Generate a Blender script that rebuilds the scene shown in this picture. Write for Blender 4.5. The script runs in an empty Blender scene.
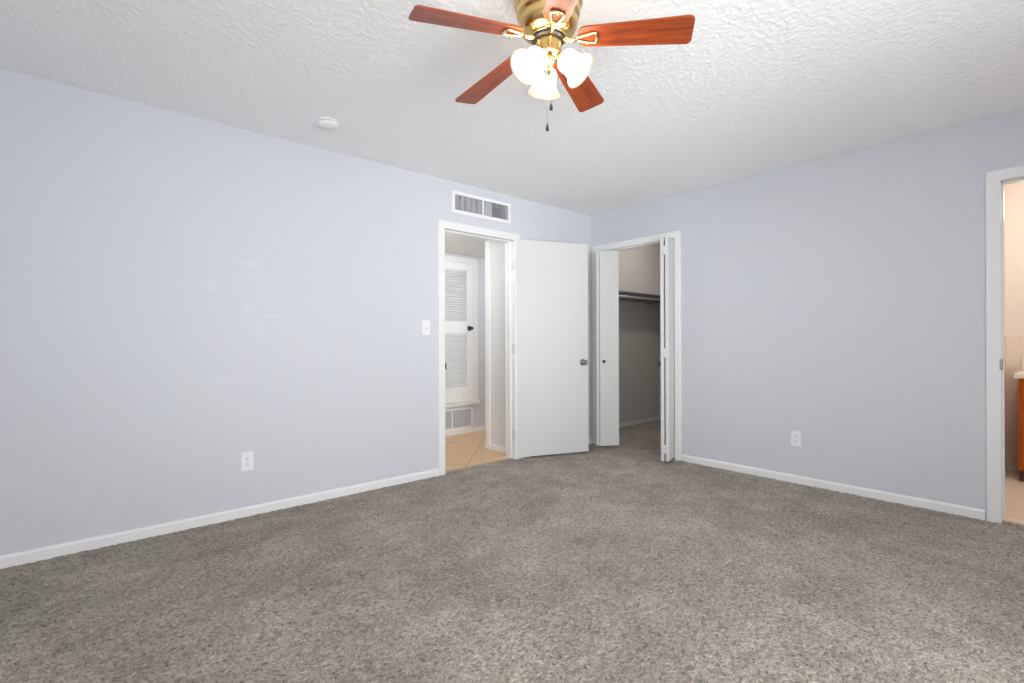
import bpy, bmesh, math, random
import numpy as np
from mathutils import Vector, Matrix
random.seed(7)
S = bpy.context.scene
COL = S.collection
PI = math.pi
H = 2.44                                   # ceiling height
XN, YB = -5.57, -4.20                      # wall behind on the left, wall with the window

# ------------------------------------------------------------------ camera
CAM = Vector((-4.1511, -3.4627, 1.0925))
YAW, ROLL, FPX = 0.8541, 0.0035, 495.82
cd = bpy.data.cameras.new('camera'); cam = bpy.data.objects.new('camera', cd); COL.objects.link(cam)
fwd = Vector((math.cos(YAW), math.sin(YAW), 0)); rgt = Vector((math.sin(YAW), -math.cos(YAW), 0)); up = Vector((0, 0, 1))
cr = math.cos(ROLL) * rgt - math.sin(ROLL) * up; cu = math.sin(ROLL) * rgt + math.cos(ROLL) * up
cam.matrix_world = Matrix(((cr.x, cu.x, -fwd.x, CAM.x), (cr.y, cu.y, -fwd.y, CAM.y), (cr.z, cu.z, -fwd.z, CAM.z), (0, 0, 0, 1)))
cd.sensor_fit = 'HORIZONTAL'; cd.sensor_width = 36.0; cd.lens = FPX * 36.0 / 1024.0; cd.clip_start = 0.02
S.camera = cam

# ------------------------------------------------------------------ world, lights, exposure
w = bpy.data.worlds.new('sky'); S.world = w; w.use_nodes = True
w.node_tree.nodes['Background'].inputs[0].default_value = (0.80, 0.88, 1.0, 1)
w.node_tree.nodes['Background'].inputs[1].default_value = 1.0
S.view_settings.view_transform = 'Standard'; S.view_settings.look = 'None'
S.view_settings.gamma = 1.0; S.view_settings.exposure = 0.08
S.view_settings.use_curve_mapping = False
S.cycles.max_bounces = 16; S.cycles.diffuse_bounces = 10

def area(name, loc, aim, sx, sy, power, color, spread=PI):
    l = bpy.data.lights.new(name, 'AREA'); l.shape = 'RECTANGLE'; l.size = sx; l.size_y = sy
    l.energy = power; l.color = color; l.spread = spread
    o = bpy.data.objects.new(name, l); COL.objects.link(o); o.location = loc
    o.rotation_euler = Vector(aim).to_track_quat('-Z', 'Z').to_euler()
    return o
def point(name, loc, power, color, r):
    l = bpy.data.lights.new(name, 'POINT'); l.energy = power; l.color = color; l.shadow_soft_size = r
    o = bpy.data.objects.new(name, l); COL.objects.link(o); o.location = loc; return o
DAY = (0.945, 0.975, 1.0)
W1X, W2X, WZ = -2.7, -4.6, 1.20            # window behind the viewer, and a second one added for its light
P1, P2 = (W1X, YB + 0.03, WZ), (W2X, YB + 0.03, WZ)
area('window_daylight', P1, (0, 1, 0), 1.55, 1.6, 32.5, DAY)
area('window_upward_fill', P1, (0, 1, 0.4), 1.55, 1.6, 4, DAY)  # fill lamp tilted up, added to brighten the ceiling
area('window_aimed_fill', P1, (1.6, 4.2, .45), 1.55, 1.6, 9.8, DAY, 1.35)  # added fill lamp with narrowed spread, aimed towards the far corner
area('window_aimed_fill', P1, (2.3, 4.2, 1.0), 1.55, 1.6, 4.6, DAY, 0.8)  # added narrow fill aimed up at the far ceiling corner
area('window_aimed_fill', P1, (4.2, 2.2, .1), 1.55, 1.6, 2.4, DAY, 1.6)  # added fill turned towards the right wall
area('window_daylight', P2, (0, 1, 0), 1.55, 1.6, 11, DAY)  # main lamp of the added second window
area('window_upward_fill', P2, (0, 1, 1), 1.55, 1.6, 6.5, DAY)  # added fill tilted steeply up at the ceiling
area('window_upward_fill', P2, (0, 1, 0.4), 1.55, 1.6, 13, DAY)  # added fill tilted slightly up, evens out wall and ceiling
area('window_aimed_fill', P2, (3.6, 4.2, .5), 1.55, 1.6, 9.5, DAY, 1.35)  # added fill lamp aimed across the room at the corner
point('hall_lamp', (-1.95, 0.45, 1.98), 13.5, (0.90, 0.955, 1.0), 0.08)
point('hall_alcove_lamp', (0.4, 0.95, 1.95), 11.5, (0.90, 0.955, 1.0), 0.08)
point('closet_lamp', (1.1, -0.35, 2.33), 9, (1.0, 0.95, 0.90), 0.06)
point('bathroom_lamp', (0.85, -3.26, 2.05), 12, (1.0, 0.90, 0.84), 0.1)

# ------------------------------------------------------------------ materials
def nt(name):
    m = bpy.data.materials.new(name); m.use_nodes = True
    n = m.node_tree; b = n.nodes['Principled BSDF']; return m, n, b
def mat(name, col, rough=0.5, metal=0.0, coat=0.0, spec=0.5):
    m, n, b = nt(name)
    b.inputs['Base Color'].default_value = (*col, 1); b.inputs['Roughness'].default_value = rough
    b.inputs['Metallic'].default_value = metal; b.inputs['Coat Weight'].default_value = coat
    b.inputs['Specular IOR Level'].default_value = spec
    return m
def node(n, t, **kw):
    x = n.nodes.new(t)
    for k, v in kw.items(): setattr(x, k, v)
    return x
def noise(n, vec, scale, detail=2, rough=0.5):
    x = node(n, 'ShaderNodeTexNoise'); x.inputs['Scale'].default_value = scale
    x.inputs['Detail'].default_value = detail; x.inputs['Roughness'].default_value = rough
    n.links.new(vec, x.inputs['Vector']); return x.outputs['Fac']
def ramp(n, fac, stops):
    r = node(n, 'ShaderNodeValToRGB')
    e = r.color_ramp.elements
    while len(e) < len(stops): e.new(0.5)
    for k, (p, c) in enumerate(stops): e[k].position = p; e[k].color = (*c, 1)
    n.links.new(fac, r.inputs['Fac']); return r.outputs['Color']
def math_(n, op, a, b=None, clamp=False):
    x = node(n, 'ShaderNodeMath', operation=op); x.use_clamp = clamp
    for k, v in enumerate((a, b)):
        if v is None: continue
        if isinstance(v, (int, float)): x.inputs[k].default_value = v
        else: n.links.new(v, x.inputs[k])
    return x.outputs[0]
def mixc(n, fac, a, b, mode='MIX'):
    x = node(n, 'ShaderNodeMix', data_type='RGBA', blend_type=mode)
    for i, v in ((0, fac), (6, a), (7, b)):
        if isinstance(v, (int, float)): x.inputs[i].default_value = v
        elif isinstance(v, tuple): x.inputs[i].default_value = (*v, 1)
        else: n.links.new(v, x.inputs[i])
    return x.outputs[2]
def bump(n, b, h, strength, dist):
    x = node(n, 'ShaderNodeBump'); x.inputs['Strength'].default_value = strength; x.inputs['Distance'].default_value = dist
    n.links.new(h, x.inputs['Height']); n.links.new(x.outputs['Normal'], b.inputs['Normal'])
def objco(n): return node(n, 'ShaderNodeTexCoord').outputs['Object']

WALLC = (0.632, 0.643, 0.686)
def wall_mat(name, patches=()):
    m, n, b = nt(name); co = objco(n)
    b.inputs['Base Color'].default_value = (*WALLC, 1); b.inputs['Roughness'].default_value = 0.55
    b.inputs['Specular IOR Level'].default_value = 0.4
    bump(n, b, noise(n, co, 130, 3), 0.06, 0.002)
    if patches:                               # dabs of touch-up paint, each with its own place
        warp = node(n, 'ShaderNodeMix', data_type='VECTOR')
        nz = node(n, 'ShaderNodeTexNoise'); nz.inputs['Scale'].default_value = 14
        n.links.new(co, nz.inputs['Vector'])
        va = node(n, 'ShaderNodeVectorMath', operation='MULTIPLY_ADD')
        n.links.new(nz.outputs['Color'], va.inputs[0]); va.inputs[1].default_value = (0.07, 0.07, 0.07); n.links.new(co, va.inputs[2])
        tot = None
        for (x, z, rx, rz) in patches:
            mp = node(n, 'ShaderNodeMapping', vector_type='POINT')
            mp.inputs['Location'].default_value = (-(x + .035) / rx, 0, -(z + .035) / rz); mp.inputs['Scale'].default_value = (1 / rx, 0, 1 / rz)
            n.links.new(va.outputs[0], mp.inputs['Vector'])
            ln = node(n, 'ShaderNodeVectorMath', operation='LENGTH'); n.links.new(mp.outputs[0], ln.inputs[0])
            f = math_(n, 'MULTIPLY', math_(n, 'SUBTRACT', 1.25, ln.outputs['Value']), 2.2, True)
            tot = f if tot is None else math_(n, 'MAXIMUM', tot, f)
        n.links.new(mixc(n, math_(n, 'MULTIPLY', tot, 0.36), WALLC, (0.70, 0.71, 0.75)), b.inputs['Base Color'])
    return m
M_wall = wall_mat('lavender_grey_wall_paint')
M_wall_left = wall_mat('lavender_grey_wall_paint_touched_up', [(-3.338, 1.59, .07, .02), (-3.31, 1.505, .045, .022), (-3.544, 1.433, .04, .04),
    (-3.36, 1.314, .03, .03), (-3.375, 1.219, .035, .02), (-3.289, 1.182, .022, .055), (-3.208, 1.262, .045, .018), (-2.994, 0.931, .03, .035), (-3.468, 0.865, .1, .018)])

def ceiling_mat():
    m, n, b = nt('textured_ceiling_paint'); co = objco(n)
    b.inputs['Base Color'].default_value = (0.915, 0.925, 0.925, 1); b.inputs['Roughness'].default_value = 0.85
    bump(n, b, noise(n, co, 210, 2, 0.5), 0.25, 0.003)
    return m
M_ceil = ceiling_mat()

def carpet_mat():
    m, n, b = nt('taupe_cut_pile_carpet'); co = objco(n)
    v = node(n, 'ShaderNodeTexVoronoi'); v.inputs['Scale'].default_value = 105; n.links.new(co, v.inputs['Vector'])
    sv = node(n, 'ShaderNodeSeparateColor'); n.links.new(v.outputs['Color'], sv.inputs[0])
    n1 = noise(n, co, 150, 3, 0.7); n2 = noise(n, co, 48, 3, 0.6)
    big = noise(n, co, 1.7, 5, 0.62); mid = noise(n, co, 7.0, 3, 0.6)
    tuft = math_(n, 'ADD', math_(n, 'MULTIPLY', sv.outputs[0], 0.24), math_(n, 'ADD', math_(n, 'MULTIPLY', n1, 0.48), math_(n, 'MULTIPLY', n2, 0.28)))
    base = ramp(n, tuft, [(0.29, (0.100, 0.077, 0.055)), (0.43, (0.340, 0.292, 0.240)), (0.57, (0.465, 0.408, 0.346)), (0.72, (0.610, 0.546, 0.474))])
    pile = ramp(n, math_(n, 'ADD', math_(n, 'MULTIPLY', big, 0.62), math_(n, 'MULTIPLY', mid, 0.38)),
                [(0.41, (0.82, 0.81, 0.80)), (0.49, (0.97, 0.965, 0.96)), (0.53, (1.03, 1.03, 1.03)), (0.61, (1.20, 1.20, 1.20))])
    n.links.new(mixc(n, 1.0, base, pile, 'MULTIPLY'), b.inputs['Base Color'])
    b.inputs['Roughness'].default_value = 0.95; b.inputs['Specular IOR Level'].default_value = 0.1
    b.inputs['Sheen Weight'].default_value = 0.18; b.inputs['Sheen Roughness'].default_value = 0.6
    hh = math_(n, 'ADD', math_(n, 'MULTIPLY', n1, 0.7), math_(n, 'MULTIPLY', v.outputs['Distance'], -0.6))
    bump(n, b, hh, 0.9, 0.012)
    return m
M_carpet = carpet_mat()

M_trim = mat('white_trim_paint', (0.82, 0.82, 0.81), 0.38)
M_door = mat('white_door_paint', (0.665, 0.665, 0.655), 0.42)
M_louver = mat('white_louver_paint', (0.88, 0.885, 0.885), 0.4)
M_hallwhite = mat('warm_white_wall_paint', (0.74, 0.725, 0.70), 0.6)
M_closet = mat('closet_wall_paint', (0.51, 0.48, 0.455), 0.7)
M_bathwall = mat('cream_wall_paint', (0.82, 0.74, 0.65), 0.6)
M_white = mat('white_plastic', (0.84, 0.84, 0.85), 0.35)
M_slot = mat('dark_slot', (0.05, 0.05, 0.05), 0.6)
M_grilldark = mat('grille_painted_shadow', (0.16, 0.16, 0.165), 0.6)
M_vane = mat('white_vent_enamel', (0.62, 0.62, 0.64), 0.45)
M_steel = mat('dark_nickel', (0.28, 0.27, 0.26), 0.30, 1.0)
M_bronze = mat('dark_bronze', (0.045, 0.040, 0.036), 0.35, 0.6)
M_black = mat('black_knob', (0.012, 0.012, 0.012), 0.35)
M_strike = mat('satin_nickel', (0.62, 0.62, 0.62), 0.35, 1.0)
M_brass = mat('antique_brass', (0.68, 0.48, 0.20), 0.22, 1.0)
M_brass2 = mat('polished_brass', (0.86, 0.72, 0.42), 0.2, 1.0)
M_fob = mat('dark_pull_fob', (0.02, 0.017, 0.015), 0.4)
M_rod = mat('closet_rod_metal', (0.55, 0.54, 0.53), 0.4, 0.4)
M_counter = mat('cultured_marble', (0.84, 0.77, 0.69), 0.25)
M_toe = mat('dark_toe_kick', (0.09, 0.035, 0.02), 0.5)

def wood_mat(name, dark, light, rough, coat, axis):
    m, n, b = nt(name); co = objco(n)
    mp = node(n, 'ShaderNodeMapping'); sc = [55, 55, 55]; sc[axis] = 4.0
    mp.inputs['Scale'].default_value = sc; n.links.new(co, mp.inputs['Vector'])
    f = noise(n, mp.outputs[0], 1.0, 4, 0.6)
    n.links.new(ramp(n, f, [(0.32, dark), (0.68, light)]), b.inputs['Base Color'])
    b.inputs['Roughness'].default_value = rough; b.inputs['Coat Weight'].default_value = coat; b.inputs['Coat Roughness'].default_value = 0.2
    return m
M_blade = wood_mat('cherry_blade_wood', (0.20, 0.030, 0.006), (0.38, 0.070, 0.015), 0.42, 0.12, 0)
M_vanity = wood_mat('orange_oak_vanity', (0.44, 0.085, 0.006), (0.58, 0.14, 0.014), 0.55, 0.0, 2)
M_vanity.node_tree.nodes['Principled BSDF'].inputs['Specular IOR Level'].default_value = 0.2

def tile_mat(name, c1, c2, grout, size, rot, off, gw, rough):
    m, n, b = nt(name); co = objco(n)
    mp = node(n, 'ShaderNodeMapping'); mp.inputs['Rotation'].default_value = (0, 0, rot); mp.inputs['Location'].default_value = off
    n.links.new(co, mp.inputs['Vector'])
    sp = node(n, 'ShaderNodeSeparateXYZ'); n.links.new(mp.outputs[0], sp.inputs[0])
    d = []
    for ax in 'XY':
        fr = math_(n, 'FRACT', math_(n, 'DIVIDE', sp.outputs[ax], size))
        d.append(math_(n, 'MINIMUM', fr, math_(n, 'SUBTRACT', 1.0, fr)))
    e = math_(n, 'LESS_THAN', math_(n, 'MINIMUM', *d), gw / size / 2)
    c = ramp(n, noise(n, co, 7, 4, 0.6), [(0.3, c1), (0.7, c2)])
    n.links.new(mixc(n, e, c, grout), b.inputs['Base Color']); b.inputs['Roughness'].default_value = rough
    return m
# lines x-y = -1.68 - k*.485 and x+y = -.95 + k*.485 (tiles laid at 45 degrees)
s2 = math.sqrt(0.5)
M_halltile = tile_mat('tan_diagonal_floor_tile', (0.72, 0.45, 0.225), (0.80, 0.53, 0.29), (0.30, 0.18, 0.09), 0.343, -PI / 4, (0.95 * s2, -1.68 * s2, 0), 0.007, 0.3)
M_bathtile = tile_mat('cream_bathroom_floor_tile', (0.88, 0.76, 0.60), (0.92, 0.82, 0.68), (0.62, 0.52, 0.42), 0.30, 0, (0.1, 0.05, 0), 0.005, 0.3)
def walltile_mat():
    m, n, b = nt('cream_wall_tile'); co = objco(n)
    sp = node(n, 'ShaderNodeSeparateXYZ'); n.links.new(co, sp.inputs[0])
    d = []
    for ax in 'YZ':
        fr = math_(n, 'FRACT', math_(n, 'DIVIDE', sp.outputs[ax], 0.108))
        d.append(math_(n, 'MINIMUM', fr, math_(n, 'SUBTRACT', 1.0, fr)))
    e = math_(n, 'LESS_THAN', math_(n, 'MINIMUM', *d), 0.012)
    n.links.new(mixc(n, e, (0.83, 0.73, 0.61), (0.76, 0.66, 0.55)), b.inputs['Base Color']); b.inputs['Roughness'].default_value = 0.25
    return m
M_walltile = walltile_mat()
def glow(name, col, strength):
    m, n, b = nt(name)
    b.inputs['Base Color'].default_value = (0.9, 0.88, 0.84, 1); b.inputs['Roughness'].default_value = 0.4
    b.inputs['Emission Color'].default_value = (*col, 1); b.inputs['Emission Strength'].default_value = strength
    return m
M_shade = glow('lit_frosted_glass', (1.0, 0.93, 0.80), 14.0)
M_rim = glow('frosted_glass_rim', (1.0, 0.80, 0.52), 0.72)
M_rim.node_tree.nodes['Principled BSDF'].inputs['Base Color'].default_value = (0.16, 0.13, 0.09, 1)
mg, ng, bg = nt('window_glass'); bg.inputs['Transmission Weight'].default_value = 1.0; bg.inputs['Roughness'].default_value = 0.0; bg.inputs['IOR'].default_value = 1.45
M_glass = mg

# ------------------------------------------------------------------ mesh helpers
def newbm(): return bmesh.new()
def box(bm, x0, x1, y0, y1, z0, z1, bev=0.0, M=None, seg=2):
    t = bmesh.new()
    r = bmesh.ops.create_cube(t, size=1.0)
    bmesh.ops.scale(t, vec=(abs(x1 - x0), abs(y1 - y0), abs(z1 - z0)), verts=t.verts)
    bmesh.ops.translate(t, vec=((x0 + x1) / 2, (y0 + y1) / 2, (z0 + z1) / 2), verts=t.verts)
    if bev: bmesh.ops.bevel(t, geom=t.edges[:], offset=bev, segments=seg, profile=0.6, affect='EDGES')
    if M is not None: t.transform(M)
    me = bpy.data.meshes.new('tmp'); t.to_mesh(me); t.free(); bm.from_mesh(me); bpy.data.meshes.remove(me)
def lathe(bm, prof, M=None, n=40, mi=None):
    rings = []
    for (r, z) in prof:
        if r < 1e-6: rings.append([bm.verts.new((0, 0, z))])
        else: rings.append([bm.verts.new((r * math.cos(2 * PI * k / n), r * math.sin(2 * PI * k / n), z)) for k in range(n)])
    vs = [v for r in rings for v in r]
    for i in range(len(rings) - 1):
        a, b = rings[i], rings[i + 1]
        for k in range(n):
            k2 = (k + 1) % n
            if len(a) == 1 and len(b) == 1: continue
            if len(a) == 1: f = bm.faces.new((a[0], b[k2], b[k]))
            elif len(b) == 1: f = bm.faces.new((a[k], a[k2], b[0]))
            else: f = bm.faces.new((a[k], a[k2], b[k2], b[k]))
            f.smooth = True
            if mi: f.material_index = mi[i]
    if M is not None: bmesh.ops.transform(bm, matrix=M, verts=vs)
def tube(bm, pts, rad, n=10, closed=False):
    pts = [Vector(p) for p in pts]; N = len(pts)
    if isinstance(rad, (int, float)): rad = [rad] * N
    rings = []; ref = None
    for i, p in enumerate(pts):
        if closed: t = pts[(i + 1) % N] - pts[i - 1]
        else: t = pts[min(i + 1, N - 1)] - pts[max(i - 1, 0)]
        t.normalize()
        if ref is None: ref = Vector((0, 0, 1)) if abs(t.z) < 0.9 else Vector((1, 0, 0))
        u = (ref - t * ref.dot(t)).normalized(); v = t.cross(u); ref = u
        rings.append([bm.verts.new(p + rad[i] * (math.cos(2 * PI * k / n) * u + math.sin(2 * PI * k / n) * v)) for k in range(n)])
    for i in range(N if closed else N - 1):
        a, b = rings[i], rings[(i + 1) % N]
        for k in range(n):
            f = bm.faces.new((a[k], a[(k + 1) % n], b[(k + 1) % n], b[k])); f.smooth = True
    if not closed: bm.faces.new(rings[0][::-1]); bm.faces.new(rings[-1])
def prism(bm, poly, zf0, zf1):
    """poly: (x,y) outline; zf give bottom/top heights as functions of (x,y)"""
    a = [bm.verts.new((x, y, zf0(x, y))) for x, y in poly]; b = [bm.verts.new((x, y, zf1(x, y))) for x, y in poly]
    bm.faces.new(a[::-1]); bm.faces.new(b)
    for i in range(len(poly)):
        j = (i + 1) % len(poly); bm.faces.new((a[i], a[j], b[j], b[i]))
def obj(name, bm, m, parent=None, loc=None, rotz=None):
    bmesh.ops.recalc_face_normals(bm, faces=bm.faces[:])
    me = bpy.data.meshes.new(name); bm.to_mesh(me); bm.free()
    for x in (m if isinstance(m, (list, tuple)) else [m]): me.materials.append(x)
    o = bpy.data.objects.new(name, me); COL.objects.link(o)
    if parent is not None: o.parent = parent
    if loc is not None: o.location = loc
    if rotz is not None: o.rotation_euler = (0, 0, rotz)
    return o
def tag(o, label, cat, group=None, kind=None):
    o['label'] = label; o['category'] = cat
    if group: o['group'] = group
    if kind: o['kind'] = kind
    return o
def thing(name, label, cat, loc, rotz=0, group=None, kind=None):
    o = bpy.data.objects.new(name, None); COL.objects.link(o); o.location = loc; o.rotation_euler = (0, 0, rotz)
    o.empty_display_size = 0.1
    return tag(o, label, cat, group, kind)
def struct(name, bm, m, label, cat): return tag(obj(name, bm, m), label, cat, None, 'structure')
def T(*v): return Matrix.Translation(v)
def Rz(a): return Matrix.Rotation(a, 4, 'Z')

# ------------------------------------------------------------------ the shell
WT = 0.115
LX0, LX1, LZ = -1.900, -1.085, 2.052       # rough opening in the left wall
CY0, CY1, CZ = -1.003, -0.082, 2.062       # closet opening in the right wall
BY0, BY1, BZ = -3.93, -3.133, 2.062        # bathroom opening in the right wall

VX0, VX1, VZ0, VZ1 = -1.775, -1.179, 2.202, 2.336   # duct opening above the doorway

def carpet():
    # one fine grid of pile over the room and the closet: every tuft has its own height
    bm = newbm()
    def patch(x0, x1, y0, y1, st):
        nx, ny = int((x1 - x0) / st), int((y1 - y0) / st)
        xs, ys = np.linspace(x0, x1, nx + 1), np.linspace(y0, y1, ny + 1)
        return xs, ys
    bm.free()
    rng = np.random.default_rng(3)
    verts, faces = [], []
    base = 0
    for (x0, x1, y0, y1, st) in ((XN, 0.0, YB, 0.0, 0.0085), (0.0, 1.95, -1.35, 0.42, 0.0085), (LX0, LX1, 0.0, 0.045, 0.0085), (0.0, 0.05, BY0, BY1, 0.0085)):
        xs, ys = patch(x0, x1, y0, y1, st)
        X, Y = np.meshgrid(xs, ys, indexing='ij')
        Z = -rng.random(X.shape) ** 1.5 * 0.009
        X2 = X + (rng.random(X.shape) - .5) * st * 0.6; Y2 = Y + (rng.random(X.shape) - .5) * st * 0.6
        X2[0], X2[-1], Y2[:, 0], Y2[:, -1] = X[0], X[-1], Y[:, 0], Y[:, -1]
        verts.append(np.stack([X2, Y2, Z], -1).reshape(-1, 3))
        nx, ny = X.shape
        i = (np.arange(nx - 1)[:, None] * ny + np.arange(ny - 1)[None, :]).ravel() + base
        faces.append(np.stack([i, i + ny, i + ny + 1, i + 1], -1)); base += nx * ny
    for (x0, x1, y0, y1) in ((XN, 0.03, YB, 0.03), (-0.03, 1.95, -1.35, 0.42), (LX0, LX1, -0.03, 0.05), (-0.03, 0.055, BY0, BY1)):   # backing below the pile
        verts.append(np.array([(x0, y0, -.012), (x1, y0, -.012), (x1, y1, -.012), (x0, y1, -.012)])); faces.append(np.arange(4)[None] + base); base += 4
    V = np.concatenate(verts).astype(np.float32); F = np.concatenate(faces).astype(np.int32)
    me = bpy.data.meshes.new('floor')
    me.vertices.add(len(V)); me.vertices.foreach_set('co', V.ravel())
    me.loops.add(F.size); me.loops.foreach_set('vertex_index', F.ravel())
    me.polygons.add(len(F)); me.polygons.foreach_set('loop_start', np.arange(0, F.size, 4, dtype=np.int32))
    me.polygons.foreach_set('loop_total', np.full(len(F), 4, dtype=np.int32))
    me.polygons.foreach_set('use_smooth', np.ones(len(F), dtype=bool))
    me.update(calc_edges=True); me.materials.append(M_carpet)
    o = bpy.data.objects.new('floor', me); COL.objects.link(o)
    return tag(o, 'taupe grey cut pile carpet covering the bedroom and closet floor', 'carpet', None, 'structure')
carpet()

b = newbm(); box(b, -4.2, LX1, 0.045, 1.5, -0.06, 0.0); box(b, LX1, -0.95, 0.045, 1.5, -0.06, 0.0); box(b, -0.95, 1.3, 0.50, 1.5, -0.06, 0.0)
struct('floor_hall', b, M_halltile, 'tan hall floor of square tiles laid diagonally, seen through the left doorway', 'tile floor')
b = newbm(); box(b, 0.05, 1.95, -4.9, -3.0, -0.06, 0.004)
struct('floor_bathroom', b, M_bathtile, 'pale cream tiled floor seen through the doorway at the far right', 'tile floor')
def ceiling():
    # the blobs of the sprayed plaster are real relief on a fine grid
    rng = np.random.default_rng(11); st = 0.0052
    xs = np.linspace(XN, 0.0, int(-XN / st) + 1); ys = np.linspace(YB, 0.0, int(-YB / st) + 1)
    X, Y = np.meshgrid(xs, ys, indexing='ij')
    def sm(a):
        for ax in (0, 1): a = (np.roll(a, 1, ax) + 2 * a + np.roll(a, -1, ax)) / 4
        return a
    f = sm(rng.standard_normal(X.shape)); f /= f.std()
    g = sm(sm(rng.standard_normal(X.shape))); g /= g.std()
    Z = H - 0.0030 * np.clip(0.5 + 0.34 * f + 0.12 * g, 0, 1)
    Z[0] = Z[-1] = H; Z[:, 0] = Z[:, -1] = H
    V = np.stack([X, Y, Z], -1).reshape(-1, 3)
    nx, ny = X.shape
    i = (np.arange(nx - 1)[:, None] * ny + np.arange(ny - 1)[None, :]).ravel()
    F = [np.stack([i, i + 1, i + ny + 1, i + ny], -1)]; base = len(V)
    extra = []
    for (x0, x1, y0, y1, z) in ((XN - .1, 2.0, YB - .1, .115, H + .02), (0.0, 2.0, YB, 0.0, H), (0.0, 2.0, 0.0, .6, H), (.115, 2.0, -4.95, YB, H)):
        extra.append([(x0, y0, z), (x0, y1, z), (x1, y1, z), (x1, y0, z)]); F.append(np.arange(4)[None] + base); base += 4
    V = np.concatenate([V, np.array(extra).reshape(-1, 3)]).astype(np.float32); F = np.concatenate(F).astype(np.int32)
    me = bpy.data.meshes.new('ceiling')
    me.vertices.add(len(V)); me.vertices.foreach_set('co', V.ravel())
    me.loops.add(F.size); me.loops.foreach_set('vertex_index', F.ravel())
    me.polygons.add(len(F)); me.polygons.foreach_set('loop_start', np.arange(0, F.size, 4, dtype=np.int32))
    me.polygons.foreach_set('loop_total', np.full(len(F), 4, dtype=np.int32))
    me.polygons.foreach_set('use_smooth', np.ones(len(F), dtype=bool))
    me.update(calc_edges=True); me.materials.append(M_ceil)
    o = bpy.data.objects.new('ceiling', me); COL.objects.link(o)
    return tag(o, 'white ceiling with a bumpy plaster texture above the bedroom', 'ceiling', None, 'structure')
ceiling()
b = newbm(); box(b, -4.2, -0.95, WT, 1.5, 2.125, 2.2); box(b, -0.95, 1.3, 0.50, 1.5, 2.125, 2.2)
struct('ceiling_hall', b, M_hallwhite, 'low white ceiling of the hall behind the left doorway', 'ceiling')

b = newbm()
box(b, XN - 0.1, LX0, 0, WT, -0.05, H); box(b, LX1, 0.0, 0, WT, -0.05, H); box(b, LX0, LX1, 0, WT, LZ, VZ0); box(b, LX0, LX1, 0, WT, VZ1, H)
box(b, LX0, VX0, 0, WT, VZ0, VZ1); box(b, VX1, LX1, 0, WT, VZ0, VZ1)
struct('wall_left', b, M_wall_left, 'long pale lavender grey wall on the left with faint touched-up paint dabs', 'wall')
b = newbm()
box(b, 0, WT, CY1, WT, -0.05, H); box(b, 0, WT, BY1, CY0, -0.05, H); box(b, 0, WT, YB - 0.1, BY0, -0.05, H)
box(b, 0, WT, CY0, CY1, CZ, H); box(b, 0, WT, BY0, BY1, BZ, H)
struct('wall_right', b, M_wall, 'pale lavender grey wall on the right between the closet and the bathroom doorway', 'wall')
WZ0, WZ1 = 0.38, 2.02
WXS = ((W2X - .8, W2X + .8), (W1X - .8, W1X + .8))
b = newbm(); xx = XN - 0.1
for x0, x1 in WXS:
    box(b, xx, x0, YB - 0.1, YB, -0.05, H); box(b, x0, x1, YB - 0.1, YB, -0.05, WZ0); box(b, x0, x1, YB - 0.1, YB, WZ1, H); xx = x1
box(b, xx, 0, YB - 0.1, YB, -0.05, H)
struct('wall_behind', b, M_wall, 'lavender grey wall behind the viewer, holding a wide window and a second one added for light', 'wall')
b = newbm(); box(b, XN - 0.1, XN, YB, 0, -0.05, H)
struct('wall_near', b, M_wall, 'lavender grey wall beyond the left edge of the picture', 'wall')

def window(name, label, L, Mx):
    t = thing(name, label, 'window', (0, 0, 0), 0, None, 'structure')
    hl = L / 2
    f = newbm()
    for a in ((-hl, -hl + .05, WZ0, WZ1), (hl - .05, hl, WZ0, WZ1), (-hl, hl, WZ0, WZ0 + .05), (-hl, hl, WZ1 - .05, WZ1), (-.025, .025, WZ0, WZ1)):
        box(f, a[0], a[1], -0.09, -0.04, a[2], a[3], 0.004, Mx)
    obj('window_frame', f, M_trim, t)
    s = newbm(); box(s, -hl - .04, hl + .04, -0.04, 0.03, WZ0 - .03, WZ0 - 0.001, 0.005, Mx); obj('window_sill', s, M_trim, t)
    for k in (-1, 1):
        p = newbm(); c = k * hl / 2; box(p, c - hl / 2 + .03, c + hl / 2 - .03, -0.068, -0.064, WZ0 + .03, WZ1 - .03, 0, Mx); obj('pane', p, M_glass, t)
window('window_1', 'white-framed window behind the viewer, the one nearer the bathroom', 1.6, T(W1X, YB, 0))
window('added_window', 'white-framed unseen window added behind the viewer for its light, nearer the far left corner', 1.6, T(W2X, YB, 0))  # unseen window, added as a second source of daylight

# hall
b = newbm(); box(b, -4.2, 1.3, 1.385, 1.5, -0.05, 2.2)
struct('wall_hall_far', b, M_wall, 'lavender grey hall wall around the louvered door', 'wall')
b = newbm(); box(b, -1.0, -0.90, WT, 0.545, -0.05, 2.2); box(b, -0.90, 1.3, 0.445, 0.545, -0.05, 2.2)
box(b, -4.2, -4.1, WT, 1.385, -0.05, 2.2); box(b, 1.2, 1.3, 0.545, 1.385, -0.05, 2.2)
struct('wall_hall_side', b, M_hallwhite, 'short white hall wall just inside the left doorway', 'wall')
# closet
b = newbm()
box(b, 0.0, 2.0, 0.38, 0.44, -0.05, H); box(b, 1.9, 2.0, -1.35, 0.38, -0.05, H); box(b, WT, 2.0, -1.45, -1.35, -0.05, H)
struct('wall_closet', b, M_closet, 'plain beige grey walls inside the dim closet', 'wall')
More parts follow.
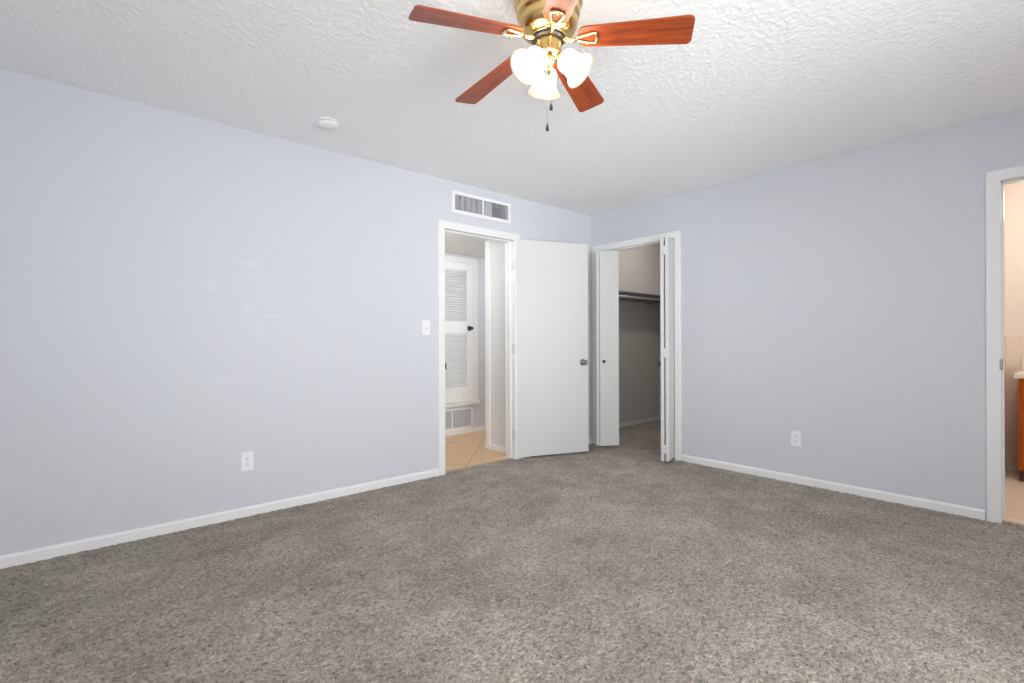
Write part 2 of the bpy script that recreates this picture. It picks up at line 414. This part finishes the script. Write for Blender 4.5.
# bathroom
b = newbm()
box(b, 1.8, 1.95, -4.95, -1.45, 1.125, H); box(b, WT, 1.8, -3.035, -2.95, 1.125, H); box(b, WT, 1.95, -4.95, -4.85, -0.05, H)
struct('wall_bathroom', b, M_bathwall, 'warm cream painted upper walls of the bathroom', 'wall')
b = newbm()
box(b, 1.797, 1.95, -4.85, -3.0, -0.05, 1.125)
struct('wall_bathroom_tiled', b, M_walltile, 'cream tiled lower wall of the bathroom behind the vanity', 'wall')
b = newbm(); box(b, WT, 1.796, -3.04, -2.95, -0.05, 1.125)
struct('wall_bathroom_side', b, M_walltile, 'cream tiled lower side wall of the bathroom beside the vanity', 'wall')

# ------------------------------------------------------------------ baseboards
def base(bm, p, q, side, h=0.056, t=0.013):
    """baseboard from p to q (2-D); side = inward normal"""
    p, q = Vector((*p, 0)), Vector((*q, 0)); d = q - p; L = d.length; a = math.atan2(d.y, d.x)
    M = T(*p) @ Rz(a); n = Vector((-math.sin(a), math.cos(a)))
    s = 1 if n.dot(Vector(side)) > 0 else -1
    prof = [(0, -0.02), (t, -0.02), (t, h - .012), (t * .55, h - .002), (0, h)]
    va = [bm.verts.new(M @ Vector((0, s * y, z))) for y, z in prof]; vb = [bm.verts.new(M @ Vector((L, s * y, z))) for y, z in prof]
    bm.faces.new(va); bm.faces.new(vb[::-1])
    for i in range(len(prof)):
        j = (i + 1) % len(prof); bm.faces.new((va[i], va[j], vb[j], vb[i]))
b = newbm(); base(b, (XN, 0), (-1.94, 0), (0, -1)); base(b, (-1.026, 0), (-0.012, 0), (0, -1))
struct('baseboard_left', b, M_trim, 'white baseboard along the foot of the left wall', 'baseboard')
b = newbm(); base(b, (0, -1.064), (0, -3.076), (-1, 0)); base(b, (0, -3.98), (0, YB + .013), (-1, 0))
struct('baseboard_right', b, M_trim, 'white baseboard along the foot of the right wall', 'baseboard')
b = newbm(); base(b, (XN + .013, YB), (0, YB), (0, 1)); base(b, (XN, YB), (XN, -0.013), (1, 0))
struct('baseboard_behind', b, M_trim, 'white baseboard along the walls behind the viewer', 'baseboard')
b = newbm(); base(b, (-4.1, 1.385), (1.2, 1.385), (0, -1), 0.054); base(b, (-1.0, 0.55), (-1.0, 0.13), (-1, 0), 0.054)
struct('baseboard_hall', b, M_trim, 'white baseboard around the tiled hall floor', 'baseboard')
b = newbm(); base(b, (WT, 0.38), (1.9, 0.38), (0, -1), 0.054); base(b, (1.9, 0.367), (1.9, -1.35), (-1, 0), 0.054)
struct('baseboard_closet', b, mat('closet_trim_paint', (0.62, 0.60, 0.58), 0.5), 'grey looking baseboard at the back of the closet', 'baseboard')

# ------------------------------------------------------------------ door frames
def frame(M, x0, x1, ztop, depth, cw=0.058, ct=0.014, stop=True, outer_side=True):
    """casing + jamb for an opening in a wall whose room face is local y=0, wall at y>0"""
    b = newbm()
    for (a0, a1) in ((x0 - cw, x0 + 0.004), (x1 - 0.004, x1 + cw)):
        box(b, a0, a1, -ct, 0.0, 0.0 - 0.01, ztop + cw, 0.004, M)
    box(b, x0 - cw + .001, x1 + cw - .001, -ct - .001, 0.0, ztop - 0.004, ztop + cw, 0.004, M)
    # jamb boards
    box(b, x0 - 0.016, x0, -0.002, depth, -0.02, ztop + .016, 0.001, M); box(b, x1, x1 + 0.016, -0.002, depth, -0.02, ztop + .016, 0.001, M)
    box(b, x0, x1, -0.002, depth, ztop, ztop + 0.016, 0.001, M)
    if stop:
        for (a0, a1) in ((x0, x0 + .012), (x1 - .012, x1)): box(b, a0, a1, 0.045, 0.080, -0.02, ztop, 0.002, M)
        box(b, x0, x1, 0.045, 0.080, ztop - .012, ztop, 0.002, M)
    if outer_side:
        for (a0, a1) in ((x0 - cw, x0 + 0.004), (x1 - 0.004, x1 + cw)): box(b, a0, a1, depth, depth + ct, 0.0, ztop + cw, 0.003, M)
        box(b, x0 - cw, x1 + cw, depth, depth + ct, ztop - .004, ztop + cw, 0.003, M)
    return b
ML = Matrix.Identity(4)
f1 = struct('trim_1', frame(ML, -1.882, -1.103, 2.034, WT), M_trim, 'white frame of the open doorway to the hall', 'door frame')
MR = Rz(-PI / 2)                      # local x -> -Y, local y -> +X (into the wall)
f2 = struct('trim_2', frame(MR, 0.084, 1.001, 2.046, WT, 0.058, 0.014, False, False), M_trim, 'white frame around the closet opening near the corner', 'door frame')
f3 = struct('trim_3', frame(MR, 3.146, 3.92, 2.046, WT, 0.062, 0.016, True, True), M_trim, 'white frame of the bathroom doorway at the right edge', 'door frame')
b = newbm(); box(b, -0.0165, 0.058, -3.153, -3.1425, 0.912, 0.978, 0.002); obj('strike_plate', b, mat('dull_strike_metal', (0.36, 0.37, 0.37), 0.5, 0.8), f3)
b = newbm()
for z in (0.22, 1.02, 1.80): box(b, -1.1045, -1.097, 0.002, 0.035, z - .045, z + .045, 0.001)
obj('hinge_leaf', b, mat('painted_hinge', (0.66, 0.66, 0.66), 0.4), f1)
b = newbm(); box(b, -1.0135, -0.9995, 0.49, 0.5585, 0.0, 2.124, 0.004); box(b, -1.0, -0.93, 0.545, 0.5585, 0.0, 2.124, 0.004)
struct('trim_4', b, M_trim, 'white vertical trim board at the end of the short hall wall', 'trim')
b = newbm(); box(b, LX0 + .02, LX1 - .02, 0.036, 0.056, -0.01, 0.004, 0.003)
struct('trim_5', b, mat('tan_threshold', (0.45, 0.34, 0.25), 0.5), 'thin tan strip between bedroom carpet and hall tile', 'threshold')
b = newbm(); box(b, 0.042, 0.06, -3.918, -3.148, -0.01, 0.006, 0.003)
struct('trim_6', b, mat('cream_threshold', (0.66, 0.55, 0.44), 0.5), 'thin cream strip between bedroom carpet and bathroom tile', 'threshold')

# ------------------------------------------------------------------ bedroom door
hx, hy = -1.090, -0.014; ex, ey = -0.386, -0.281
ang = math.atan2(ey - hy, ex - hx); DW = math.hypot(ex - hx, ey - hy)
d1 = thing('door_1', 'plain white slab door swung open into the room towards the corner', 'door', (hx, hy, 0.012), ang, None, 'structure')
b = newbm(); box(b, 0, DW, 0, 0.035, 0, 2.033, 0.002); obj('door_leaf', b, M_door, d1)
def knob(parent, loc, out, m, R=0.026, name='knob'):
    b = newbm(); q = Vector(out).to_track_quat('Z', 'Y').to_matrix().to_4x4()
    lathe(b, [(0, 0), (0.031, 0), (0.031, 0.004), (0.026, 0.009), (0.013, 0.012), (0.011, 0.03), (R * .8, 0.036), (R, 0.046), (R * .97, 0.056), (R * .75, 0.064), (R * .4, 0.066), (R * .3, 0.062), (0, 0.062)], T(*loc) @ q, 28)
    return obj(name, b, m, parent)
knob(d1, (DW - 0.062, 0, 0.875), (0, -1, 0), M_steel); knob(d1, (DW - 0.062, 0.035, 0.875), (0, 1, 0), M_steel)
b = newbm(); box(b, DW - 0.001, DW + 0.001, 0.006, 0.029, 0.845, 0.905); obj('latch_plate', b, M_steel, d1)
for z in (0.21, 1.01, 1.79):
    b = newbm(); lathe(b, [(0, -.045), (0.0055, -.045), (0.0055, .045), (0.007, .046), (0, .05)], T(-0.004, 0.004, z), 14); obj('hinge', b, M_strike, d1)

# ------------------------------------------------------------------ bifold closet doors
def panel(a, bpt, side, th, z0=0.022, z1=2.020):
    """panel whose visible face runs a->b; the thickness goes towards `side`"""
    a, bpt = Vector((*a, 0)), Vector((*bpt, 0)); d = bpt - a; L = d.length; an = math.atan2(d.y, d.x)
    n = Vector((-math.sin(an), math.cos(an))); s = 1 if n.dot(Vector(side)) > 0 else -1
    m = newbm(); box(m, 0, L, min(0, s * th), max(0, s * th), z0, z1, 0.0025, T(*a) @ Rz(an)); return m, T(*a) @ Rz(an), s
d2 = thing('door_2', 'left bifold closet door folded open against the corner side', 'folding door', (0, 0, 0), 0, None, 'structure')
m, MA, s = panel((-0.152, -0.238), (0.030, -0.338), (0.5, 1), 0.030); pB = obj('panel', m, M_door, d2)
b = newbm(); kp = MA @ Vector((0.037, 0, 0.885)); nn = (MA.to_3x3() @ Vector((0, -s, 0)))
lathe(b, [(0, 0), (0.008, 0), (0.007, 0.008), (0.015, 0.014), (0.0165, 0.02), (0.013, 0.026), (0, 0.028)], T(*kp) @ nn.to_track_quat('Z', 'Y').to_matrix().to_4x4(), 20)
obj('knob', b, M_black, pB)
m, MA2, s2_ = panel((-0.142, -0.220), (0.020, -0.118), (-0.5, 1), 0.030); obj('panel', m, M_door, d2)
d3 = thing('door_3', 'right bifold closet door folded open beside the long right wall', 'folding door', (0, 0, 0), 0, None, 'structure')
m, MC, s3 = panel((-0.217, -1.062), (0.0, -0.9885), (-0.3, 1), 0.030); obj('panel', m, M_door, d3)
m, MD, s4 = panel((-0.2305, -1.022), (-0.010, -0.9475), (-0.3, 1), 0.030); obj('panel', m, M_door, d3)
for z in (0.13, 0.985, 1.90):
    b = newbm(); box(b, -0.004, 0.001, 0.012, 0.060, z - .040, z + .040, 0.001, MC); obj('hinge', b, M_door, d3)
b = newbm(); lathe(b, [(0, 0), (0.008, 0), (0.007, 0.008), (0.015, 0.014), (0.0165, 0.02), (0.013, 0.026), (0, 0.028)],
                   MD @ T(0.037, 0.030, 0.885) @ Vector((0, 1, 0)).to_track_quat('Z', 'Y').to_matrix().to_4x4(), 20)
obj('knob', b, M_black, d3)
b = newbm(); box(b, 0.035, 0.065, -0.998, -0.088, 2.030, 2.046, 0.001)
tag(obj('bifold_track', b, M_trim), 'white metal track along the top of the closet opening', 'door track', None, 'structure')

# closet shelf and rods
def shelf_thing():
    t = thing('closet_shelf', 'long wall shelf running along the left side of the closet', 'shelf', (0.115, 0.38, 1.676))
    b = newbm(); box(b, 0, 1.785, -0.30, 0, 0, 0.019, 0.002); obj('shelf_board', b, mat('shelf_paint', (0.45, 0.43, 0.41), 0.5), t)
    b = newbm(); box(b, 0, 1.785, -0.018, 0, -0.07, 0, 0.002); obj('cleat', b, mat('cleat_painted_shade', (0.30, 0.29, 0.28), 0.5), t)  # cleat colour darkened to carry the shade under the shelf
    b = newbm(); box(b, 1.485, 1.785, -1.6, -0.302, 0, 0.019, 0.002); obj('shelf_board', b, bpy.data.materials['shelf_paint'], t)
shelf_thing()
b = newbm(); tube(b, [(0.115, 0.12, 1.625), (1.9, 0.12, 1.625)], 0.016, 14)
tag(obj('closet_rod', b, M_rod), 'metal hanging rod below the left closet shelf', 'clothes rod')
b = newbm(); tube(b, [(1.62, 0.38, 1.590), (1.62, -1.35, 1.590)], 0.014, 14)
tag(obj('closet_rod', b, M_rod), 'second hanging rod across the back of the closet', 'clothes rod')

# ------------------------------------------------------------------ hall louvered door + grille
d4 = thing('door_4', 'white louvered utility door in the hall above the floor grille', 'louvered door', (-1.182, 1.385, 0.38), 0, None, 'structure')
LW = 0.598
b = newbm(); th = 0.030
box(b, 0, 0.085, -th, -0.002, 0, 1.645, 0.003); box(b, LW - 0.085, LW, -th, -0.002, 0, 1.645, 0.003)
for z0, z1 in ((0, 0.172), (0.812, 0.948), (1.56, 1.645)): box(b, 0.08, LW - 0.08, -th, -0.002, z0, z1, 0.003)
obj('door_frame', b, M_louver, d4)
def louvers(z0, z1):
    b = newbm(); n = int((z1 - z0) / 0.028); 
    for k in range(n):
        z = z0 + (k + .5) * (z1 - z0) / n
        box(b, 0.078, LW - 0.078, -0.0205, 0.0205, -0.003, 0.003, 0.001, T(0, -0.017, z) @ Matrix.Rotation(math.radians(37), 4, 'X'))
    return b
obj('louver_panel', louvers(0.172, 0.812), M_louver, d4); obj('louver_panel', louvers(0.948, 1.56), M_louver, d4)
knob(d4, (LW - 0.046, -th, 0.872), (0, -1, 0), M_bronze, 0.020)
b = newbm(); box(b, 0.203, 0.214, -th - .014, -th + .001, 0.395, 0.465, 0.002); obj('latch', b, M_bronze, d4)
b = newbm()
for a in ((-1.272, -1.185, 0.345, 2.09), (-0.581, -0.497, 0.345, 2.09)): box(b, a[0], a[1], 1.362, 1.385, a[2], a[3], 0.004)
box(b, -1.272, -0.497, 1.3615, 1.385, 2.029, 2.091, 0.004); box(b, -1.292, -0.479, 1.350, 1.385, 0.335, 0.377, 0.004)
struct('trim_7', b, M_trim, 'white casing and sill around the louvered hall door', 'door frame')
g = thing('return_air_grille', 'white slatted air grille low on the hall wall under the louvered door', 'air grille', (-1.165, 1.385, 0.052))
GW, GH = 0.595, 0.255
b = newbm()
for a in ((0, .026, 0, GH), (GW - .026, GW, 0, GH), (0, GW, 0, .026), (0, GW, GH - .026, GH)): box(b, a[0], a[1], -0.012, 0, a[2], a[3], 0.002)
box(b, GW / 2 - .008, GW / 2 + .008, -0.0125, 0, 0.01, GH - .01, 0.002)
obj('frame', b, M_white, g)
b = newbm()
for k in range(15):
    z = 0.033 + k * 0.0133; box(b, 0.02, GW - .02, -0.008, 0.008, -0.001, 0.001, 0, T(0, -0.006, z) @ Matrix.Rotation(math.radians(45), 4, 'X'))
obj('slats', b, M_vane, g)
b = newbm(); box(b, 0.015, GW - .015, -0.001, -0.0005, 0.015, GH - .015); obj('backing', b, M_grilldark, g)  # dark sheet; the shade behind the slats is put into its colour

# ------------------------------------------------------------------ supply vent above the doorway
v = thing('wall_vent', 'white rectangular supply air vent above the left doorway', 'air vent', (-1.802, 0, 2.174))
VW, VH, fr = 0.650, 0.188, 0.032
b = newbm()
box(b, 0, VW, -0.011, 0, 0, fr, 0.003); box(b, 0, VW, -0.011, 0, VH - fr + .004, VH, 0.003)
box(b, 0, fr, -0.0105, 0, 0, VH, 0.003); box(b, VW - fr, VW, -0.0105, 0, 0, VH, 0.003)
box(b, VW / 2 - .004, VW / 2 + .010, -0.0105, 0, fr - .004, VH - fr + .006, 0.002)
obj('frame', b, M_white, v)
def vanes(xs):
    b = newbm()
    for x, a in xs: box(b, -0.0010, 0.0010, -0.0105, 0.0105, fr - .004, VH - fr + .006, 0, T(x, 0.008, 0) @ Rz(math.radians(a)))
    return b
xl = [(fr + .012 + k * .0205, 4 + 9 * math.sin(k * 2.1)) for k in range(14)]
xr = [(VW / 2 + .024 + k * .0205, 14 if k < 5 else -36) for k in range(13)]
obj('vanes', vanes(xl), M_vane, v); obj('vanes', vanes(xr), M_vane, v)
b = newbm()
for k in range(8): box(b, fr, VW - fr, 0.026, 0.040, fr + .010 + k * .0155, fr + .0135 + k * .0155)
obj('damper', b, M_vane, v)
b = newbm()
box(b, fr - .004, VW - fr + .004, 0.105, 0.112, fr - .003, VH - fr + .006)
obj('duct', b, mat('duct_grey', (0.20, 0.20, 0.205), 0.7), v)

# ------------------------------------------------------------------ switch and outlets
sw = thing('light_switch', 'white toggle light switch on the left wall beside the doorway', 'light switch', (-2.052, 0, 1.207))
b = newbm(); box(b, -.036, .036, -.006, 0, -.059, .059, .0028); obj('cover_plate', b, M_white, sw)
b = newbm(); box(b, -.0052, .0052, -.016, .0, -.004, .018, .0015, T(0, -.004, -.006) @ Matrix.Rotation(math.radians(-22), 4, 'X')); obj('toggle', b, M_white, sw)
b = newbm(); box(b, -.006, .006, -.0064, -.0055, -.0125, .0125); obj('toggle_slot', b, mat('switch_slot_grey', (.35, .35, .36), .5), sw)
for z in (-.03, .03):
    b = newbm(); lathe(b, [(0, 0), (.0028, 0), (.002, .001), (0, .0012)], T(0, -.006, z) @ Matrix.Rotation(PI / 2, 4, 'X'), 10); obj('screw', b, M_strike, sw)
def outlet(label, loc, rz):
    t = thing('wall_outlet', label, 'outlet', loc, rz, 'duplex outlets on the bedroom walls')
    b = newbm(); box(b, -.036, .036, -.006, 0, -.059, .059, .0028); obj('cover_plate', b, M_white, t)
    for z in (-.0195, .0195):
        b = newbm(); box(b, -.0165, .0165, -.0085, -.004, -.014, .014, .0022, T(0, 0, z)); r = obj('receptacle', b, M_white, t)
        b = newbm()
        box(b, -.0078, -.0055, -.0089, -.008, z - .001, z + .008); box(b, .0055, .0078, -.0089, -.008, z - .001, z + .007); box(b, -.0025, .0025, -.0089, -.008, z - .010, z - .005)
        obj('slots', b, M_slot, r)
    b = newbm(); lathe(b, [(0, 0), (.003, 0), (.002, .001), (0, .0012)], T(0, -.006, 0) @ Matrix.Rotation(PI / 2, 4, 'X'), 10); obj('screw', b, M_strike, t)
outlet('white duplex outlet low on the left wall', (-3.356, 0, 0.342), 0)
outlet('white duplex outlet low on the right wall', (0, -2.021, 0.339), -PI / 2)

# ------------------------------------------------------------------ smoke detector
sd = thing('smoke_detector', 'round white smoke detector on the ceiling near the left wall', 'smoke detector', (-3.005, -0.443, H))
b = newbm(); lathe(b, [(0, 0), (.066, 0), (.067, -.004), (.066, -.009), (.061, -.011)], None, 48); obj('base', b, M_white, sd)
b = newbm(); lathe(b, [(.061, -.0145), (.064, -.017), (.0635, -.024), (.057, -.033), (.045, -.038), (.030, -.040), (.028, -.0415), (0, -.042)], None, 48); cv = obj('cover', b, M_white, sd)
b = newbm(); lathe(b, [(.0585, -.010), (.0585, -.0155)], None, 48); obj('vent_gap', b, mat('vent_gap_dark', (.10, .10, .10), .6), sd)
b = newbm()
for k in range(16):
    a = 2 * PI * k / 16; box(b, .058, .0645, -.004, .004, -.0158, -.0098, 0, Rz(a))
obj('ribs', b, M_white, sd)
b = newbm(); lathe(b, [(0, -.0435), (.007, -.0435), (.008, -.041)], T(.0, 0, 0), 16); obj('test_button', b, M_vane, cv)

# ------------------------------------------------------------------ ceiling fan
FX, FY = -2.781, -2.110
FAN = thing('ceiling_fan', 'brass ceiling fan with cherry wood blades and three lit glass shades', 'ceiling fan', (FX, FY, H))
def zf(z): return z - H
b = newbm(); lathe(b, [(r, zf(z)) for r, z in ((0, 2.44), (.126, 2.44), (.133, 2.436), (.134, 2.42), (.133, 2.396), (.129, 2.389), (.1215, 2.386), (.1205, 2.382), (.1225, 2.374),
    (.123, 2.352), (.119, 2.343), (.1125, 2.340), (.1115, 2.336), (.115, 2.328), (.1145, 2.314), (.108, 2.297), (.096, 2.283), (.082, 2.2755), (.073, 2.2735), (.070, 2.270), (.069, 2.264), (0, 2.264))], None, 64)
obj('motor_housing', b, M_brass, FAN)
b = newbm(); lathe(b, [(r, zf(z)) for r, z in ((0, 2.266), (.066, 2.266), (.067, 2.258), (.062, 2.252), (0, 2.252))], None, 48); obj('flywheel', b, M_bronze, FAN)
b = newbm(); lathe(b, [(r, zf(z)) for r, z in ((0, 2.254), (.050, 2.254), (.0515, 2.248), (.0515, 2.205), (.049, 2.192), (.040, 2.184), (.028, 2.180), (0, 2.180))], None, 48); obj('switch_housing', b, M_brass, FAN)
b = newbm(); lathe(b, [(r, zf(z)) for r, z in ((0, 2.182), (.024, 2.182), (.025, 2.172), (.020, 2.166), (.0185, 2.145), (.021, 2.141), (.020, 2.134), (.011, 2.130), (.007, 2.124), (0, 2.121))], None, 32); obj('center_column', b, M_brass2, FAN)

R0, R1, ZB, DROOP, PITCH = 0.113, 0.533, 2.253, 0.089, -0.214
W0, W1 = 0.0474, 0.0623
def hw(r): return W0 + (W1 - W0) * (r - .18) / (R1 - .18)
def blade_poly():
    P = []
    def corner(cx, cy, rad, a0, a1, n=8):
        for k in range(n + 1):
            a = a0 + (a1 - a0) * k / n; P.append((cx + rad * math.cos(a), cy + rad * math.sin(a)))
    rt, rr = 0.020, 0.036
    corner(R1 - rt, -W1 + rt, rt, -PI / 2, 0); corner(R1 - rt, W1 - rt, rt, 0, PI / 2)
    w = hw(R0 + rr); corner(R0 + rr, w - rr, rr, PI / 2, PI); corner(R0 + rr, -w + rr, rr, PI, 1.5 * PI)
    return P
def bz(r, t): return ZB - H - (DROOP + sag) * (r - .18) + t * math.sin(PITCH)
sag = 0.0                                     # each blade hangs a little differently
PHI = 2.8524
for k in range(5):
    a = PHI + k * 2 * PI / 5 + math.radians((0, 0, 0, 1.8, 0.3)[k]); sag = (0, 0, -0.028, 0, 0.042)[k]
    b = newbm(); prism(b, blade_poly(), lambda x, y: bz(x, y) - .003, lambda x, y: bz(x, y) + .003)
    bl = obj('blade', b, M_blade, FAN, (0, 0, 0), a)
    b = newbm()
    # neck from the flywheel, then an open loop under the blade
    pts = [(.056, 0, 2.258 - H), (.070, 0, 2.2535 - H), (.086, 0, bz(.086, 0) - .012), (.104, 0, bz(.104, 0) - .010)]
    tube(b, pts, [.010, .0085, .0075, .0085], 10)
    lp = []
    for (r, t) in ((.104, 0), (.116, .009), (.135, .0155), (.155, .0205), (.172, .0235), (.181, .022), (.185, .012), (.186, 0)): lp.append((r, t))
    loop = lp + [(r, -t) for r, t in lp[-2:0:-1]]
    tube(b, [(r, t, bz(r, t) - .0085) for r, t in loop], .0055, 8, True)
    obj('blade_iron', b, M_brass2, bl)
    for (r, t) in ((.184, 0), (.150, .019), (.150, -.019)):
        b = newbm(); lathe(b, [(0, bz(r, t) - .017), (.003, bz(r, t) - .0165), (.0045, bz(r, t) - .013), (.004, bz(r, t) - .004)], T(r, t, 0), 10)
        obj('screw', b, M_brass, bl)

AZ = math.radians(56.0)
for k in range(3):
    a = AZ + k * 2 * PI / 3
    dirh = Vector((math.cos(a), math.sin(a), 0)); tilt = math.radians(46)
    ax = (dirh * math.sin(tilt) - Vector((0, 0, 1)) * math.cos(tilt)).normalized()
    neck = dirh * 0.055 + Vector((0.004, -0.0035, 2.178 - H))
    MX = T(*neck) @ ax.to_track_quat('Z', 'Y').to_matrix().to_4x4()
    b = newbm()
    tube(b, [dirh * .018 + Vector((0, 0, 2.176 - H)), dirh * .030 + Vector((0, 0, 2.187 - H)), dirh * .040 + Vector((0, 0, 2.190 - H)), neck - ax * 0.006], [.008, .0075, .0075, .009], 10)
    lathe(b, [(0, -.014), (.014, -.014), (.021, -.009), (.0225, .002), (.0235, .008), (0, .008)], MX, 24)
    arm = obj('lamp_arm', b, M_brass2, FAN)
    b = newbm()
    outer = [(.0245, .000), (.0335, .004), (.0405, .013), (.0425, .026), (.042, .042), (.0435, .056), (.0475, .068), (.0545, .079), (.0625, .0875)]
    rim = [(.0665, .0915), (.0672, .0935), (.0655, .0945)]
    inner = [(.060, .0880), (.052, .0795), (.045, .068), (.041, .056), (.0395, .042), (.040, .026), (.038, .014), (.031, .006), (.022, .003)]
    prof = outer + rim + inner
    mi = [0] * (len(outer) - 2) + [1] * 5 + [0] * (len(inner))
    lathe(b, prof, MX, 48, mi)
    sh = obj('lamp_shade', b, [M_shade, M_rim], FAN)
    b = newbm(); lathe(b, [(0, .002), (.012, .004), (.013, .022), (.018, .036), (.021, .050), (.018, .062), (.009, .070), (0, .072)], MX, 20)
    obj('light_bulb', b, M_shade, arm)
for (x, y, ztop, zbot) in ((-.0100, -.0243, 2.188, 1.975), (-.0178, -.0111, 2.184, 1.898)):   # both hang from the switch housing
    b = newbm()
    tube(b, [(x, y, ztop - H), (x, y, zbot + .026 - H)], .0009, 6)
    zz = ztop
    while zz > zbot + .03:
        bmesh.ops.create_icosphere(b, subdivisions=1, radius=.0014, matrix=T(x, y, zz - H)); zz -= .005
    ch = obj('pull_chain', b, mat('chain_metal', (.42, .39, .33), .35, 1.0) if 'chain_metal' not in bpy.data.materials else bpy.data.materials['chain_metal'], FAN)
    b = newbm(); lathe(b, [(0, .030), (.0022, .029), (.0035, .022), (.006, .012), (.0068, .006), (.005, .001), (0, 0)], T(x, y, zbot - H), 16); obj('fob', b, M_fob, ch)

# ------------------------------------------------------------------ bathroom vanity
va = thing('bathroom_vanity', 'orange wood vanity cabinet with white top inside the bathroom', 'vanity', (1.254, -3.147, 0))
VL = 0.90
b = newbm(); box(b, 0.002, 0.535, -VL, 0, 0.095, 0.797, 0.002); obj('cabinet_body', b, M_vanity, va)
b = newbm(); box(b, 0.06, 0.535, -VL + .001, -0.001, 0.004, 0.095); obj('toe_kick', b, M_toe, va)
b = newbm(); box(b, -0.006, 0.03, -VL, -0.0, 0.0, 0.094); box(b, 0.0, 0.05, -VL, 0, 0.004, 0.09)
b.free()
for k in range(2):
    y1 = -0.02 - k * .435; y0 = y1 - .425
    b = newbm(); box(b, -0.017, 0.001, y0, y1, 0.618, 0.782, 0.004); dr = obj('drawer', b, M_vanity, va)
    b = newbm(); lathe(b, [(0, 0), (.006, 0), (.005, .012), (.014, .018), (.014, .024), (0, .027)], T(-.017, (y0 + y1) / 2, .70) @ Vector((-1, 0, 0)).to_track_quat('Z', 'Y').to_matrix().to_4x4(), 18); obj('knob', b, M_brass, dr)
    b = newbm(); box(b, -0.017, 0.001, y0, y1, 0.115, 0.597, 0.004); dd = obj('cabinet_door', b, M_vanity, va)
    b = newbm(); lathe(b, [(0, 0), (.006, 0), (.005, .012), (.014, .018), (.014, .024), (0, .027)], T(-.017, y0 + .04 if k == 0 else y1 - .04, .54) @ Vector((-1, 0, 0)).to_track_quat('Z', 'Y').to_matrix().to_4x4(), 18); obj('knob', b, M_brass, dd)
b = newbm(); box(b, -0.035, 0.541, -VL - .02, 0.025, 0.797, 0.838, 0.008, None, 3); ct = obj('countertop', b, M_counter, va)
b = newbm(); box(b, 0.515, 0.541, -VL - .02, 0.012, 0.838, 0.955, 0.006); obj('backsplash', b, M_counter, ct)
